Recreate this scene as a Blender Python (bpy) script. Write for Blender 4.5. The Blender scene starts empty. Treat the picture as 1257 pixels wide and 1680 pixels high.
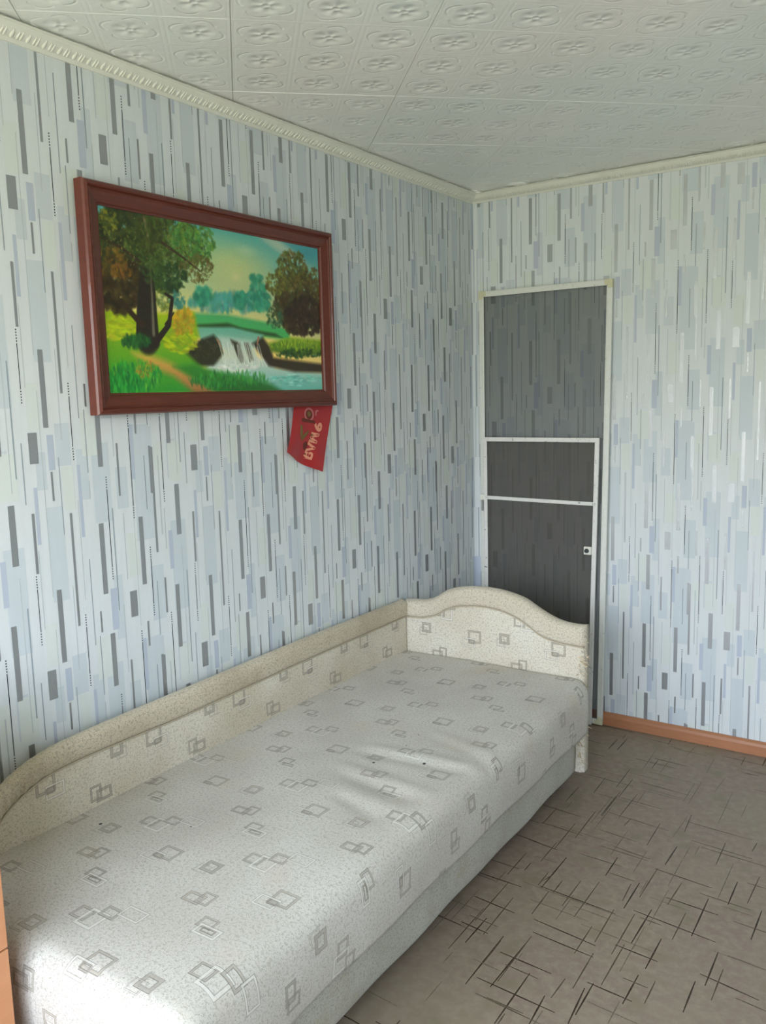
import bpy, bmesh, math, random
import numpy as np
from mathutils import Vector, Matrix

random.seed(7)
S = bpy.context.scene
COL = S.collection

# ------------------------------------------------------------------ camera
f_px, W_PX, H_PX = 1392.705, 1257, 1680
yaw, pitch, roll = -0.6015976, -0.1386021, -0.0264347
fw = Vector((math.sin(yaw) * math.cos(pitch), math.cos(yaw) * math.cos(pitch), math.sin(pitch)))
rt = fw.cross(Vector((0, 0, 1))).normalized()
up = rt.cross(fw)
rt2 = math.cos(roll) * rt + math.sin(roll) * up
up2 = -math.sin(roll) * rt + math.cos(roll) * up
cam_d = bpy.data.cameras.new('camera')
cam = bpy.data.objects.new('camera', cam_d)
COL.objects.link(cam)
cam.matrix_world = Matrix(((rt2.x, up2.x, -fw.x, 2.00089), (rt2.y, up2.y, -fw.y, -3.73116),
                           (rt2.z, up2.z, -fw.z, 1.56917), (0, 0, 0, 1)))
cam_d.sensor_fit = 'VERTICAL'
cam_d.sensor_height = 24.0
cam_d.lens = 24.0 * f_px / H_PX
cam_d.clip_start = 0.02
S.camera = cam

# ------------------------------------------------------------------ light
SKY_STRENGTH = 17.0
world = bpy.data.worlds.new('sky')
S.world = world
world.use_nodes = True
wn, wl = world.node_tree.nodes, world.node_tree.links
wn.clear()
wo = wn.new('ShaderNodeOutputWorld')
bg = wn.new('ShaderNodeBackground')
tc = wn.new('ShaderNodeTexCoord')
sx = wn.new('ShaderNodeSeparateXYZ')
rp = wn.new('ShaderNodeValToRGB')
mr = wn.new('ShaderNodeMapRange')
mr.inputs[1].default_value = -1.0
mr.inputs[2].default_value = 1.0
wl.new(tc.outputs['Generated'], sx.inputs[0])
wl.new(sx.outputs[2], mr.inputs[0])
wl.new(mr.outputs[0], rp.inputs[0])
cr = rp.color_ramp
cr.elements[0].position = 0.0
cr.elements[0].color = (0.31, 0.30, 0.24, 1)
cr.elements[1].position = 1.0
cr.elements[1].color = (0.66, 0.80, 1.0, 1)
e = cr.elements.new(0.485); e.color = (0.35, 0.35, 0.27, 1)
e = cr.elements.new(0.525); e.color = (0.54, 0.55, 0.56, 1)   # dimmer unseen horizon band, added to cut light on the far wall
e = cr.elements.new(0.57); e.color = (0.87, 0.92, 1.01, 1)
e = cr.elements.new(0.68); e.color = (0.74, 0.85, 1.02, 1)
wl.new(rp.outputs[0], bg.inputs[0])
bg.inputs[1].default_value = SKY_STRENGTH
wl.new(bg.outputs[0], wo.inputs[0])

def portal(x0, x1, z0, z1, y):
    d = bpy.data.lights.new('window_portal', 'AREA')
    d.shape = 'RECTANGLE'; d.size = x1 - x0; d.size_y = z1 - z0
    d.cycles.is_portal = True
    o = bpy.data.objects.new('window_portal', d)
    COL.objects.link(o)
    o.location = ((x0 + x1) / 2, y, (z0 + z1) / 2)
    o.rotation_euler = (math.radians(90), 0, 0)   # shines towards +y, into the room
    return o
YB, XR, ZT = -4.55, 3.10, 2.492          # back wall, right wall, ceiling underside
OPEN = [(0.03, 0.88, 0.12, 2.25), (0.88, 2.75, 0.80, 2.25)]
for a in OPEN:
    portal(*a, YB - 0.14)

S.view_settings.view_transform = 'Standard'
S.view_settings.look = 'None'
S.view_settings.exposure = 0.0
S.view_settings.gamma = 1.0
S.view_settings.use_curve_mapping = False
S.cycles.max_bounces = 10
S.cycles.diffuse_bounces = 6
S.cycles.transparent_max_bounces = 12
S.cycles.sample_clamp_indirect = 6.0

# ------------------------------------------------------------------ helpers
def lin(r, g, b):
    f = lambda c: (c / 255 / 12.92) if c <= 10 else ((c / 255 + 0.055) / 1.055) ** 2.4
    return (f(r), f(g), f(b), 1.0)

class NB:
    """small builder for procedural node materials"""
    def __init__(s, name):
        s.m = bpy.data.materials.new(name); s.m.use_nodes = True
        s.n, s.l = s.m.node_tree.nodes, s.m.node_tree.links
        s.n.clear()
        s.out = s.n.new('ShaderNodeOutputMaterial')
        s.b = s.n.new('ShaderNodeBsdfPrincipled')
        s.l.new(s.b.outputs[0], s.out.inputs[0])
    def put(s, sock, v):
        if hasattr(v, 'is_linked') or isinstance(v, bpy.types.NodeSocket): s.l.new(v, sock)
        else: sock.default_value = v
    def math(s, op, a, b=0.0, c=0.0):
        n = s.n.new('ShaderNodeMath'); n.operation = op
        s.put(n.inputs[0], a); s.put(n.inputs[1], b); s.put(n.inputs[2], c)
        return n.outputs[0]
    def mixc(s, fac, a, b):
        n = s.n.new('ShaderNodeMix'); n.data_type = 'RGBA'
        s.put(n.inputs[0], fac); s.put(n.inputs[6], a); s.put(n.inputs[7], b)
        return n.outputs[2]
    def noise(s, vec, scale, detail=2.0, rough=0.5, dim='3D'):
        n = s.n.new('ShaderNodeTexNoise'); n.noise_dimensions = dim
        if vec is not None: s.l.new(vec, n.inputs['Vector'])
        n.inputs['Scale'].default_value = scale
        n.inputs['Detail'].default_value = detail
        n.inputs['Roughness'].default_value = rough
        return n.outputs[0]
    def coord(s, which='Object'):
        return s.n.new('ShaderNodeTexCoord').outputs[which]
    def mapping(s, vec, scale):
        n = s.n.new('ShaderNodeMapping'); s.l.new(vec, n.inputs[0]); n.inputs[3].default_value = scale
        return n.outputs[0]
    def xyz(s, vec):
        n = s.n.new('ShaderNodeSeparateXYZ'); s.l.new(vec, n.inputs[0]); return n.outputs
    def step(s, v, lo, hi):
        n = s.n.new('ShaderNodeMapRange'); n.interpolation_type = 'SMOOTHSTEP'
        s.put(n.inputs[0], v); n.inputs[1].default_value = lo; n.inputs[2].default_value = hi
        return n.outputs[0]
    def bump(s, h, dist, strength=1.0):
        n = s.n.new('ShaderNodeBump'); n.inputs['Distance'].default_value = dist
        n.inputs['Strength'].default_value = strength
        s.l.new(h, n.inputs['Height']); s.l.new(n.outputs[0], s.b.inputs['Normal'])
    def set(s, **k):
        names = dict(col='Base Color', rough='Roughness', metal='Metallic', spec='Specular IOR Level',
                     sheen='Sheen Weight', coat='Coat Weight')
        for a, v in k.items(): s.put(s.b.inputs[names[a]], v)
        return s

def simple(name, rgb, rough=0.6, metal=0.0, spec=0.5, vary=0.06, scale=30.0, bump=0.0):
    m = NB(name)
    n = m.noise(m.coord(), scale, 3.0)
    c = lin(*rgb)
    d = tuple(x * (1 - 2 * vary) for x in c[:3]) + (1,)
    u = tuple(min(1, x * (1 + 2 * vary)) for x in c[:3]) + (1,)
    m.set(col=m.mixc(n, d, u), rough=rough, metal=metal, spec=spec)
    if bump: m.bump(n, bump)
    return m.m

def link_mesh(name, verts, faces, mats, parent=None, smooth=False, mi=None, uvs=None):
    me = bpy.data.meshes.new(name)
    me.from_pydata([tuple(v) for v in verts], [], faces)
    for m in (mats if isinstance(mats, (list, tuple)) else [mats]): me.materials.append(m)
    if mi is not None: me.polygons.foreach_set('material_index', mi)
    if smooth: me.polygons.foreach_set('use_smooth', [True] * len(me.polygons))
    if uvs is not None:
        ul = me.uv_layers.new(name='UVMap')
        vi = np.empty(len(me.loops), dtype=np.int32); me.loops.foreach_get('vertex_index', vi)
        ul.data.foreach_set('uv', np.asarray(uvs, dtype=np.float32)[vi].ravel())
    me.update()
    o = bpy.data.objects.new(name, me); COL.objects.link(o)
    if parent: o.parent = parent
    return o

def from_bm(name, bm, mats, parent=None, smooth=False):
    me = bpy.data.meshes.new(name)
    bmesh.ops.recalc_face_normals(bm, faces=bm.faces)
    bm.to_mesh(me); bm.free()
    for m in (mats if isinstance(mats, (list, tuple)) else [mats]): me.materials.append(m)
    if smooth: me.polygons.foreach_set('use_smooth', [True] * len(me.polygons))
    o = bpy.data.objects.new(name, me); COL.objects.link(o)
    if parent: o.parent = parent
    return o

def box_bm(x0, x1, y0, y1, z0, z1, bev=0.0, seg=2):
    bm = bmesh.new()
    bmesh.ops.create_cube(bm, size=1.0)
    for v in bm.verts:
        v.co = Vector((x0 + (v.co.x + .5) * (x1 - x0), y0 + (v.co.y + .5) * (y1 - y0), z0 + (v.co.z + .5) * (z1 - z0)))
    if bev:
        bmesh.ops.bevel(bm, geom=bm.edges[:], offset=bev, segments=seg, affect='EDGES', profile=0.5)
    return bm

def empty(name, loc, rz, label, cat, group=None):
    o = bpy.data.objects.new(name, None); COL.objects.link(o)
    o.empty_display_size = 0.05
    o.location = loc; o.rotation_euler = (0, 0, rz)
    o['label'] = label; o['category'] = cat
    if group: o['group'] = group
    return o

def struct(o):
    o['kind'] = 'structure'; return o

def tri(verts, faces, base=None):
    return verts, faces

# ------------------------------------------------------------------ wallpaper (flat print, real repeat of the roll)
m = NB('wallpaper_ground')
co = m.coord()
n1 = m.noise(m.mapping(co, (40, 40, 3)), 1.0, 3.0)
n2 = m.noise(co, 420.0, 1.0)
m.set(col=m.mixc(n1, lin(206, 212, 213), lin(219, 224, 225)), rough=0.55, spec=0.22)
m.bump(n2, 0.0006, 0.5)
WP_BASE = m.m
def paper(name, rgb, rough=0.55, spec=0.22):
    m = NB(name); c = lin(*rgb)
    n = m.noise(m.mapping(m.coord(), (60, 60, 5)), 1.0, 2.0)
    m.set(col=m.mixc(n, tuple(x * .96 for x in c[:3]) + (1,), tuple(x * 1.03 for x in c[:3]) + (1,)), rough=rough, spec=spec)
    return m.m
WP_BLUE = paper('wallpaper_blue_print', (199, 208, 212))
WP_LAV = paper('wallpaper_lavender_print', (183, 192, 205))
WP_CREAM = paper('wallpaper_cream_print', (211, 218, 213))
WP_FAINT = paper('wallpaper_faint_line', (186, 195, 196))
WP_LINE = paper('wallpaper_grey_line', (150, 162, 168))
m = NB('wallpaper_silver_foil')
nf = m.noise(m.coord(), 900.0, 2.0)
m.set(col=m.mixc(nf, lin(160, 164, 166), lin(178, 182, 184)), rough=0.30, metal=0.66, spec=0.5)
m.bump(nf, 0.0008, 0.6)
WP_FOIL = m.m
WP_DARK = paper('wallpaper_dark_dots', (44, 54, 64))
WP_MATS = [WP_BASE, WP_BLUE, WP_CREAM, WP_LAV, WP_FAINT, WP_LINE, WP_FOIL, WP_DARK]
KIND = dict(blue=1, cream=2, lav=3, faint=4, line=5, bar=6, dark=7)
REP_S, REP_Z = 0.555, 0.640
# (kind, column centre, bottom, top, width), metres on the strip
STRIP = [('bar', .027, .771, .852, .0262), ('bar', .069, .863, 1.066, .0153), ('bar', .075, 1.308, 1.386, .0063),
 ('bar', .124, .952, 1.269, .0076), ('bar', .197, .915, .977, .0058), ('bar', .219, 1.023, 1.227, .016),
 ('bar', .232, .746, .904, .0165), ('bar', .291, .657, .809, .0069), ('bar', .315, .934, 1.012, .0252),
 ('bar', .359, 1.023, 1.227, .016), ('bar', .362, .832, .909, .0072), ('bar', .408, .652, .794, .0085),
 ('bar', .415, 1.111, 1.430, .0085), ('bar', .438, .918, 1.028, .0068), ('bar', .484, .797, .998, .0158),
 ('bar', .505, 1.152, 1.310, .0182), ('bar', .010, 1.121, 1.282, .008),
 ('dot', .005, .928, 1.116, .0026), ('dot', .146, .772, .980, .0028), ('dot', .247, 1.06, 1.357, .0029),
 ('dot', .336, 1.226, 1.526, .0030), ('dot', .388, .921, 1.132, .0030), ('dot', .454, 1.261, 1.556, .0030),
 ('line', .099, 1.213, 1.423, .0024), ('line', .172, .884, 1.133, .0026), ('line', .189, .733, .907, .0029),
 ('line', .261, .965, 1.265, .0036), ('line', .386, 1.246, 1.407, .0032), ('line', .406, .855, 1.024, .003),
 ('line', .527, .736, 1.036, .0036), ('line', .548, 1.307, 1.467, .0029),
 ('faint', .018, .968, 1.181, .002), ('faint', .113, .828, 1.069, .0022), ('faint', .190, 1.300, 1.351, .0028),
 ('faint', .278, .819, .979, .0028), ('faint', .279, 1.412, 1.531, .0024), ('faint', .298, 1.051, 1.246, .0025),
 ('faint', .438, 1.162, 1.403, .004), ('faint', .451, 1.116, 1.242, .0031), ('faint', .050, 1.05, 1.60, .002),
 ('faint', .335, .90, 1.50, .0018), ('faint', .512, .70, 1.12, .0022), ('faint', .150, 1.02, 1.30, .0018),
 ('lav', .023, 1.197, 1.349, .0102), ('lav', .078, 1.390, 1.484, .0195), ('lav', .159, 1.197, 1.398, .0105),
 ('lav', .246, .912, 1.034, .0225), ('lav', .345, .70, .86, .012), ('lav', .470, 1.05, 1.17, .016),
 ('blue', .076, 1.034, 1.292, .0499), ('blue', .116, 1.399, 1.513, .0453), ('blue', .232, 1.229, 1.454, .0584),
 ('blue', .264, .880, 1.069, .0305), ('blue', .377, .749, .858, .0594), ('blue', .381, 1.156, 1.492, .0733),
 ('blue', .409, .904, 1.072, .05), ('blue', .502, .916, 1.198, .0599), ('blue', .045, .70, .80, .03),
 ('blue', .172, .66, .80, .034), ('blue', .30, .62, .74, .04), ('blue', .49, 1.33, 1.45, .035),
 ('cream', .124, 1.277, 1.396, .0351), ('cream', .324, 1.053, 1.184, .0407), ('cream', .504, 1.320, 1.443, .0521),
 ('cream', .035, .860, .980, .0377), ('cream', .20, .78, .90, .05), ('cream', .44, .72, .80, .03)]

def strip_rects():
    """rectangles of one repeat: (kind, s0, s1, z0, z1)"""
    out = []
    for k, c, a, b, w in STRIP:
        if k != 'dot':
            out.append((k, c - w / 2, c + w / 2, a, b)); continue
        nd, pitch = 5, 0.0072
        z0, z1 = a + nd * pitch, b - nd * pitch
        out.append(('dark', c - w / 2 + .0003, c + w / 2 - .0003, z0, z1))
        for i in range(nd):
            for zz in (a + i * pitch, b - (i + 1) * pitch + .0038):
                out.append(('dark', c - w / 2 - .0002, c + w / 2 + .0002, zz, zz + .0034))
    return out
RECTS = strip_rects()

def wallpaper(name, smin, smax, starts, to_world, zmin=0.0, zmax=2.49, holes=()):
    """one wall: the ground sheet plus every printed rectangle, a fraction of a millimetre proud"""
    V, F, MI = [], [], []
    def quad(s0, s1, z0, z1, off, mi):
        i = len(V)
        V.extend([to_world(s0, z0, off), to_world(s1, z0, off), to_world(s1, z1, off), to_world(s0, z1, off)])
        F.append((i, i + 1, i + 2, i + 3)); MI.append(mi)
    if holes:
        xs = sorted({smin, smax} | {h[0] for h in holes} | {h[1] for h in holes})
        zs = sorted({zmin, zmax} | {h[2] for h in holes} | {h[3] for h in holes})
        for a, b in zip(xs, xs[1:]):
            for c, d in zip(zs, zs[1:]):
                if not any(h[0] <= (a + b) / 2 <= h[1] and h[2] <= (c + d) / 2 <= h[3] for h in holes):
                    quad(a, b, c, d, 0.0, 0)
    else:
        quad(smin, smax, zmin, zmax, 0.0, 0)
    for j, (s_start, zoff) in enumerate(starts):
        s_end = starts[j + 1][0] if j + 1 < len(starts) else smax
        for q, (k, a, b, z0, z1) in enumerate(RECTS):
            A, B = max(s_start + a, smin, s_start), min(s_start + b, smax, s_end)
            if B - A < 1e-4: continue
            for r in range(-3, 5):
                c, d = max(z0 + zoff + r * REP_Z, zmin), min(z1 + zoff + r * REP_Z, zmax)
                if d - c < 1e-4: continue
                if any(h[0] < B and h[1] > A and h[2] < d and h[3] > c for h in holes): continue
                quad(A, B, c, d, 0.00008 * KIND[k] + q * 1e-6, KIND[k])
    return struct(link_mesh(name, V, F, WP_MATS, mi=MI))

RC = 0.028   # radius of the paper bulging over the room corner
wallpaper('wall_left', YB, -RC, [(-5.22, .0), (-4.665, .0), (-4.11, .0), (-3.555, .0), (-3.00, .0), (-2.445, 0.0), (-1.888, -.066), (-1.345, -.060), (-.787, -.177), (-.248, -.178)],
          lambda s, z, o: (o, s, z))
wallpaper('wall_far', RC, XR, [(-.47, .0), (.083, -.072), (.636, -.077), (1.183, -.332), (1.738, -.15), (2.293, -.2), (2.848, -.25)],
          lambda s, z, o: (s, -o, z))
wallpaper('wall_right', 0.0, -YB, [(0, 0), (.555, .1), (1.11, .2), (1.665, .1), (2.22, 0), (2.775, .3), (3.33, .1), (3.885, .2), (4.44, 0)],
          lambda s, z, o: (XR - o, -s, z))
wallpaper('wall_back', 0.0, XR, [(0, 0), (.555, .1), (1.11, .2), (1.665, .1), (2.22, 0), (2.775, .3)],
          lambda s, z, o: (XR - s, YB + o, z), holes=[(XR - b, XR - a, c, d) for a, b, c, d in OPEN])
# rounded paper fillet in the corner between the left and far walls
V, F, MI = [], [], []
for i in range(9):
    a = math.pi / 2 * i / 8
    x, y = RC - RC * math.cos(a), -RC + RC * math.sin(a)
    for z_ in range(11): V.append((x, y, 2.49 * z_ / 10))
    if i:
        for z_ in range(10):
            k = 11 * i + z_; F.append((k - 11, k, k + 1, k - 10)); MI.append(((i * 7 + (z_ // 2) * 5 + z_ * i) % 9))
struct(link_mesh('trim_1', V, F, [WP_BASE] * 1 + [WP_BLUE, WP_BASE, WP_LINE, WP_BASE, WP_LAV, WP_BASE, WP_FAINT, WP_BASE], mi=MI, smooth=True))

# ------------------------------------------------------------------ window wall behind the camera
M_WINPLASTIC = simple('white_window_paint', (225, 226, 222), 0.4)
def window(name, x0, x1, z0, z1, mull, sill=True):
    bm = bmesh.new()
    def add(a, b, c, d, y0=YB - .13, y1=YB - .07):
        t = box_bm(a, b, y0, y1, c, d)
        me = bpy.data.meshes.new('t'); t.to_mesh(me); t.free(); bm.from_mesh(me); bpy.data.meshes.remove(me)
    w = .055
    add(x0, x0 + w, z0, z1); add(x1 - w, x1, z0, z1); add(x0, x1, z0, z0 + w); add(x0, x1, z1 - w, z1)
    for mx in mull: add(mx - w / 2, mx + w / 2, z0, z1)
    # reveals
    add(x0 - .02, x0, z0, z1, YB - .15, YB); add(x1, x1 + .02, z0, z1, YB - .15, YB)
    add(x0, x1, z1, z1 + .02, YB - .15, YB); add(x0, x1, z0 - .02, z0, YB - .15, YB + (.06 if sill else 0))
    return struct(from_bm(name, bm, M_WINPLASTIC))
window('window_1', OPEN[1][0] + .02, OPEN[1][1], OPEN[1][2], OPEN[1][3], [1.82])
window('door_1', OPEN[0][0], OPEN[0][1] - .02, OPEN[0][2], OPEN[0][3], [], sill=False)

# ------------------------------------------------------------------ floor
m = NB('linoleum')
co = m.coord()
na = m.noise(co, 2.2, 3.0); nb = m.noise(m.mapping(co, (1, 1, 1)), 34.0, 5.0, 0.65); nc = m.noise(co, 9.0, 2.0)
c1 = m.mixc(m.step(na, .35, .65), lin(138, 124, 106), lin(135, 116, 104))
c2 = m.mixc(m.step(nb, .30, .8), c1, lin(148, 137, 118))
m.set(col=m.mixc(m.step(nc, .55, .75), c2, lin(130, 121, 100)), rough=0.5, spec=0.35)
m.bump(nb, 0.0008, 0.4)
LINO = m.m
def line_mat(name, rgb):
    m = NB(name); co = m.coord(); n = m.noise(co, 260.0, 2.0); n2 = m.noise(co, 30, 1)
    m.set(col=m.mixc(m.step(n, .50, .75), lin(*rgb), lin(*[min(150, c + 34) for c in rgb])), rough=.5, spec=.35)
    return m.m
LM = [LINO, line_mat('lino_dark_line', (56, 45, 34)), line_mat('lino_mid_line', (84, 73, 58)), line_mat('lino_faint_line', (106, 97, 81))]
FL = '''1.019 -1.56 1.218 -1.581 1|1.042 -1.618 1.23 -1.632 1|.964 -1.391 1.214 -1.407 1|.961 -1.356 .974 -1.307 2|.996 -1.877 1.224 -1.888 1|1.053 -1.931 1.158 -1.934 2|1.001 -1.749 1.159 -1.757 1|1.043 -1.891 1.046 -1.677 1|.982 -1.917 .978 -1.68 1|.898 -1.766 .897 -1.629 1|.841 -1.685 .935 -1.694 1|.813 -1.55 .957 -1.563 1|.925 -1.705 .919 -1.492 2|.751 -1.425 .918 -1.427 1|.749 -1.334 .867 -1.336 2|.847 -1.386 .844 -1.231 2|.749 -1.137 .926 -1.162 1|.802 -1.014 .964 -1.025 2|.915 -1.159 .91 -.958 2|.757 -.89 .911 -.901 2|.971 -1.19 .971 -1.397 1|.948 -1.054 .941 -.833 2|1.003 -1.542 .999 -1.404 2|1.001 -1.143 1.145 -1.147 2|1.119 -1.225 1.116 -1.099 1|1.118 -1.203 1.21 -1.208 2|1.064 -1.454 1.063 -1.293 2|1.116 -1.486 1.115 -1.269 2|1.21 -1.567 1.204 -1.388 2|1.229 -1.78 1.224 -1.615 2|1.271 -1.868 1.268 -1.733 1|1.253 -1.737 1.376 -1.745 1|1.268 -1.593 1.264 -1.379 2|1.227 -1.367 1.225 -1.208 1|1.211 -1.332 1.204 -1.229 2|1.299 -1.518 1.3 -1.328 1|1.255 -1.361 1.499 -1.386 1|1.243 -1.102 1.426 -1.118 1|1.319 -1.243 1.475 -1.252 1|1.249 -1.286 1.249 -1.095 2|1.333 -1.279 1.338 -1.138 2|1.434 -1.394 1.43 -1.181 1|1.495 -1.545 1.648 -1.568 1|1.541 -1.428 1.64 -1.436 2|1.518 -1.586 1.515 -1.426 1|1.358 -1.767 1.358 -1.637 1|1.366 -1.603 1.365 -1.451 1|1.263 -1.547 1.385 -1.556 1|1.392 -1.44 1.391 -1.293 2|1.545 -1.633 1.543 -1.492 2|1.496 -1.715 1.492 -1.581 1|1.327 -1.67 1.395 -1.674 2|1.0 -.954 1.136 -.968 2|1.082 -1.038 1.212 -1.054 2|.988 -.68 1.146 -.69 2|.987 -.816 1.21 -.835 2|1.029 -.833 1.029 -.621 2|1.005 -.51 1.204 -.528 2|1.033 -.559 1.213 -.566 3|.973 -.856 .967 -.635 2|.882 -.698 .875 -.542 2|.941 -.603 .934 -.418 2|.779 -.494 .945 -.5 3|1.07 -.819 1.065 -.884 2|1.175 -.972 1.17 -.799 2|1.235 -.878 1.24 -.693 3|1.263 -1.061 1.265 -.926 1|1.26 -.814 1.249 -.677 2|1.277 -.447 1.284 -.296 3|1.404 -.974 1.399 -.815 2|1.299 -.86 1.497 -.876 2|1.346 -.691 1.336 -.411 3|1.21 -.302 1.203 -.13 3|1.305 -.178 1.414 -.179 3|1.487 -.826 1.49 -.76 2|1.487 -1.182 1.485 -1.039 1|1.535 -1.145 1.538 -.974 2|1.58 -1.322 1.579 -1.161 1|1.512 -1.03 1.568 -1.034 2|1.595 -1.591 1.67 -1.6 2|1.267 -1.907 1.255 -1.762 1|1.186 -1.959 1.178 -1.844 1|1.12 -2.001 1.119 -1.959 2|1.195 -1.844 1.198 -1.754 2|1.049 -.386 1.047 -.223 3|.98 -.41 .97 -.183 3|1.097 -.165 1.106 -.042 3'''
V = [(0, YB, 0), (XR, YB, 0), (XR, 0, 0), (0, 0, 0)]; F = [(0, 1, 2, 3)]; MI = [0]
def fline(x0, y0, x1, y1, t, w=None):
    global V
    w = w or {1: .0050, 2: .0042, 3: .0034}[t]
    d = Vector((x1 - x0, y1 - y0, 0)); n = Vector((-d.y, d.x, 0)).normalized() * (w / 2)
    i = len(V); z = 0.00015 + .0001 * t + len(F) * 1e-7
    a, b = Vector((x0, y0, z)), Vector((x1, y1, z))
    mid = (a + b) / 2
    pts = [a + n * .55, a - n * .55, mid - n, b - n * .5, b + n * .5, mid + n]
    V += [tuple(q) for q in pts]; F.append(tuple(range(i, i + 6))); MI.append(t)
for s in FL.split('|'):
    a = s.split(); fline(*map(float, a[:4]), int(a[4]))
rng = random.Random(5)
for i in range(950):                       # the same print elsewhere, and its faintest strokes everywhere
    x, y = rng.uniform(.02, XR - .02), rng.uniform(YB + .02, -.02)
    known = .78 < x < 1.62 and -1.95 < y < -.35 and y > -1.95
    t = rng.choice((1, 1, 2, 2, 3))
    if known:
        t = 3
        if rng.random() < .25: continue
        t = rng.choice((3, 3, 2))
    L = rng.uniform(.05, .24)
    if rng.random() < .55:
        y2 = min(y + L, -.01); fline(x, y, x - L * .015, y2, t)
    else:
        x2 = min(x + L, XR - .01); fline(x, y, x2, y - (x2 - x) * .06, t)
struct(link_mesh('floor', V, F, LM, mi=MI))

# ------------------------------------------------------------------ ceiling and its square foam tiles, laid on the diagonal
M_SLAB = simple('ceiling_plaster', (150, 148, 138), 0.9)
ceil = struct(from_bm('ceiling', box_bm(-.05, XR + .05, YB - .05, .05, ZT + .006, ZT + .06), M_SLAB))
m = NB('embossed_foam_tile')
uv = m.coord('UV')
x, y, _ = m.xyz(uv)
cx = m.math('SUBTRACT', m.math('FRACT', m.math('MULTIPLY', x, 3.0)), .5)
cy = m.math('SUBTRACT', m.math('FRACT', m.math('MULTIPLY', y, 3.0)), .5)
r = m.math('SQRT', m.math('ADD', m.math('MULTIPLY', cx, cx), m.math('MULTIPLY', cy, cy)))
th = m.math('ARCTAN2', cy, cx)
pet = m.math('MULTIPLY', m.math('ADD', m.math('COSINE', m.math('MULTIPLY', th, 5.0)), 1.0), .5)
band = m.math('MULTIPLY', m.step(r, .03, .12), m.math('SUBTRACT', 1.0, m.step(r, .14, .29)))
h1 = m.math('MULTIPLY', band, m.math('ADD', .30, m.math('MULTIPLY', pet, .70)))
core = m.math('SUBTRACT', 1.0, m.step(r, .015, .07))
# scrolls round the flower
wob = m.math('MULTIPLY', m.math('SINE', m.math('MULTIPLY', th, 4.0)), .045)
ring = m.math('ABSOLUTE', m.math('SUBTRACT', m.math('SUBTRACT', r, wob), .37))
h2 = m.math('SUBTRACT', 1.0, m.step(ring, .0, .035))
h2 = m.math('MULTIPLY', h2, m.step(m.math('SINE', m.math('MULTIPLY', th, 4.0)), -.75, -.2))
ring2 = m.math('ABSOLUTE', m.math('SUBTRACT', m.math('MAXIMUM', m.math('ABSOLUTE', cx), m.math('ABSOLUTE', cy)), .46))
h3 = m.math('MULTIPLY', m.math('SUBTRACT', 1.0, m.step(ring2, .0, .03)), .06)
H = m.math('ADD', m.math('ADD', h1, core), m.math('ADD', m.math('MULTIPLY', h2, .35), h3))
nn = m.noise(m.coord(), 35.0, 3.0)
H2 = m.math('ADD', H, m.math('MULTIPLY', nn, .25))
m.set(col=m.mixc(m.step(m.noise(m.coord(), 1.6, 2.0), .35, .65), lin(226, 230, 225), lin(232, 230, 225)), rough=0.30, spec=0.5)
m.bump(H2, 0.0060, 0.75)
TILE = m.m
ang = math.radians(43.6); ta = Vector((math.cos(ang), math.sin(ang))); tb = Vector((-ta.y, ta.x))
T = 0.504; O0 = Vector((.449, -2.078))
def clip_poly(P, a, b, c):                      # keep a*x+b*y<=c, P holds (x,y,u,v)
    out = []
    for i in range(len(P)):
        p, q = P[i], P[(i + 1) % len(P)]
        dp, dq = a * p[0] + b * p[1] - c, a * q[0] + b * q[1] - c
        if dp <= 0: out.append(p)
        if dp * dq < 0:
            t = dp / (dp - dq); out.append(tuple(p[k] + (q[k] - p[k]) * t for k in range(4)))
    return out
g = .0006
for i in range(-10, 11):
    for j in range(-10, 11):
        P = []
        for (u, v) in ((g, g), (T - g, g), (T - g, T - g), (g, T - g)):
            q = O0 + ta * (i * T + u) + tb * (j * T + v)
            P.append((q.x, q.y, u / T, v / T))
        for c in ((-1, 0, -.004), (1, 0, XR - .004), (0, 1, -.004), (0, -1, -(YB + .004))):
            P = clip_poly(P, *c)
            if not P: break
        if len(P) < 3: continue
        n = len(P)
        cxy = (sum(p[0] for p in P) / n, sum(p[1] for p in P) / n)
        rr = random.Random(i * 37 + j)
        dz = rr.uniform(-.0004, .0008)
        V = []; uvs = []
        for zz, sh in ((0.006, 0.0), (0.0015, 0.0), (0.0, .0015)):
            for p in P:
                d = Vector((cxy[0] - p[0], cxy[1] - p[1])); L = max(d.length, 1e-6)
                V.append((p[0] + d.x / L * sh, p[1] + d.y / L * sh, ZT + zz + dz)); uvs.append((p[2], p[3]))
        F = [tuple(range(2 * n, 3 * n))]
        for lv in (0, 1):
            for k in range(n):
                a, b = lv * n + k, lv * n + (k + 1) % n
                F.append((a + n, b + n, b, a))
        link_mesh('ceiling_tile', V, F, TILE, parent=ceil, uvs=uvs)

# ------------------------------------------------------------------ cornice mouldings
m = NB('cornice_foam')
co = m.coord()
m.set(col=m.mixc(m.noise(co, 12, 3), lin(214, 216, 204), lin(226, 226, 214)), rough=.45, spec=.4)
M_CORN = m.m
PROF = [(.000, -.042), (.006, -.042), (.009, -.037), (.012, -.034), (.020, -.0325), (.034, -.026), (.043, -.016), (.046, -.011), (.051, -.010), (.0535, -.0085), (.0525, -.0065), (.040, -.0065)]
def cornice(name, fn, L0, L1):
    V, F = [], []
    n = len(PROF)
    for L in (L0, L1):
        for d, z in PROF: V.append(fn(L, d, ZT + z))
    for k in range(n - 1): F.append((k, k + 1, n + k + 1, n + k))
    return struct(link_mesh(name, V, F, M_CORN, smooth=False))
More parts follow.
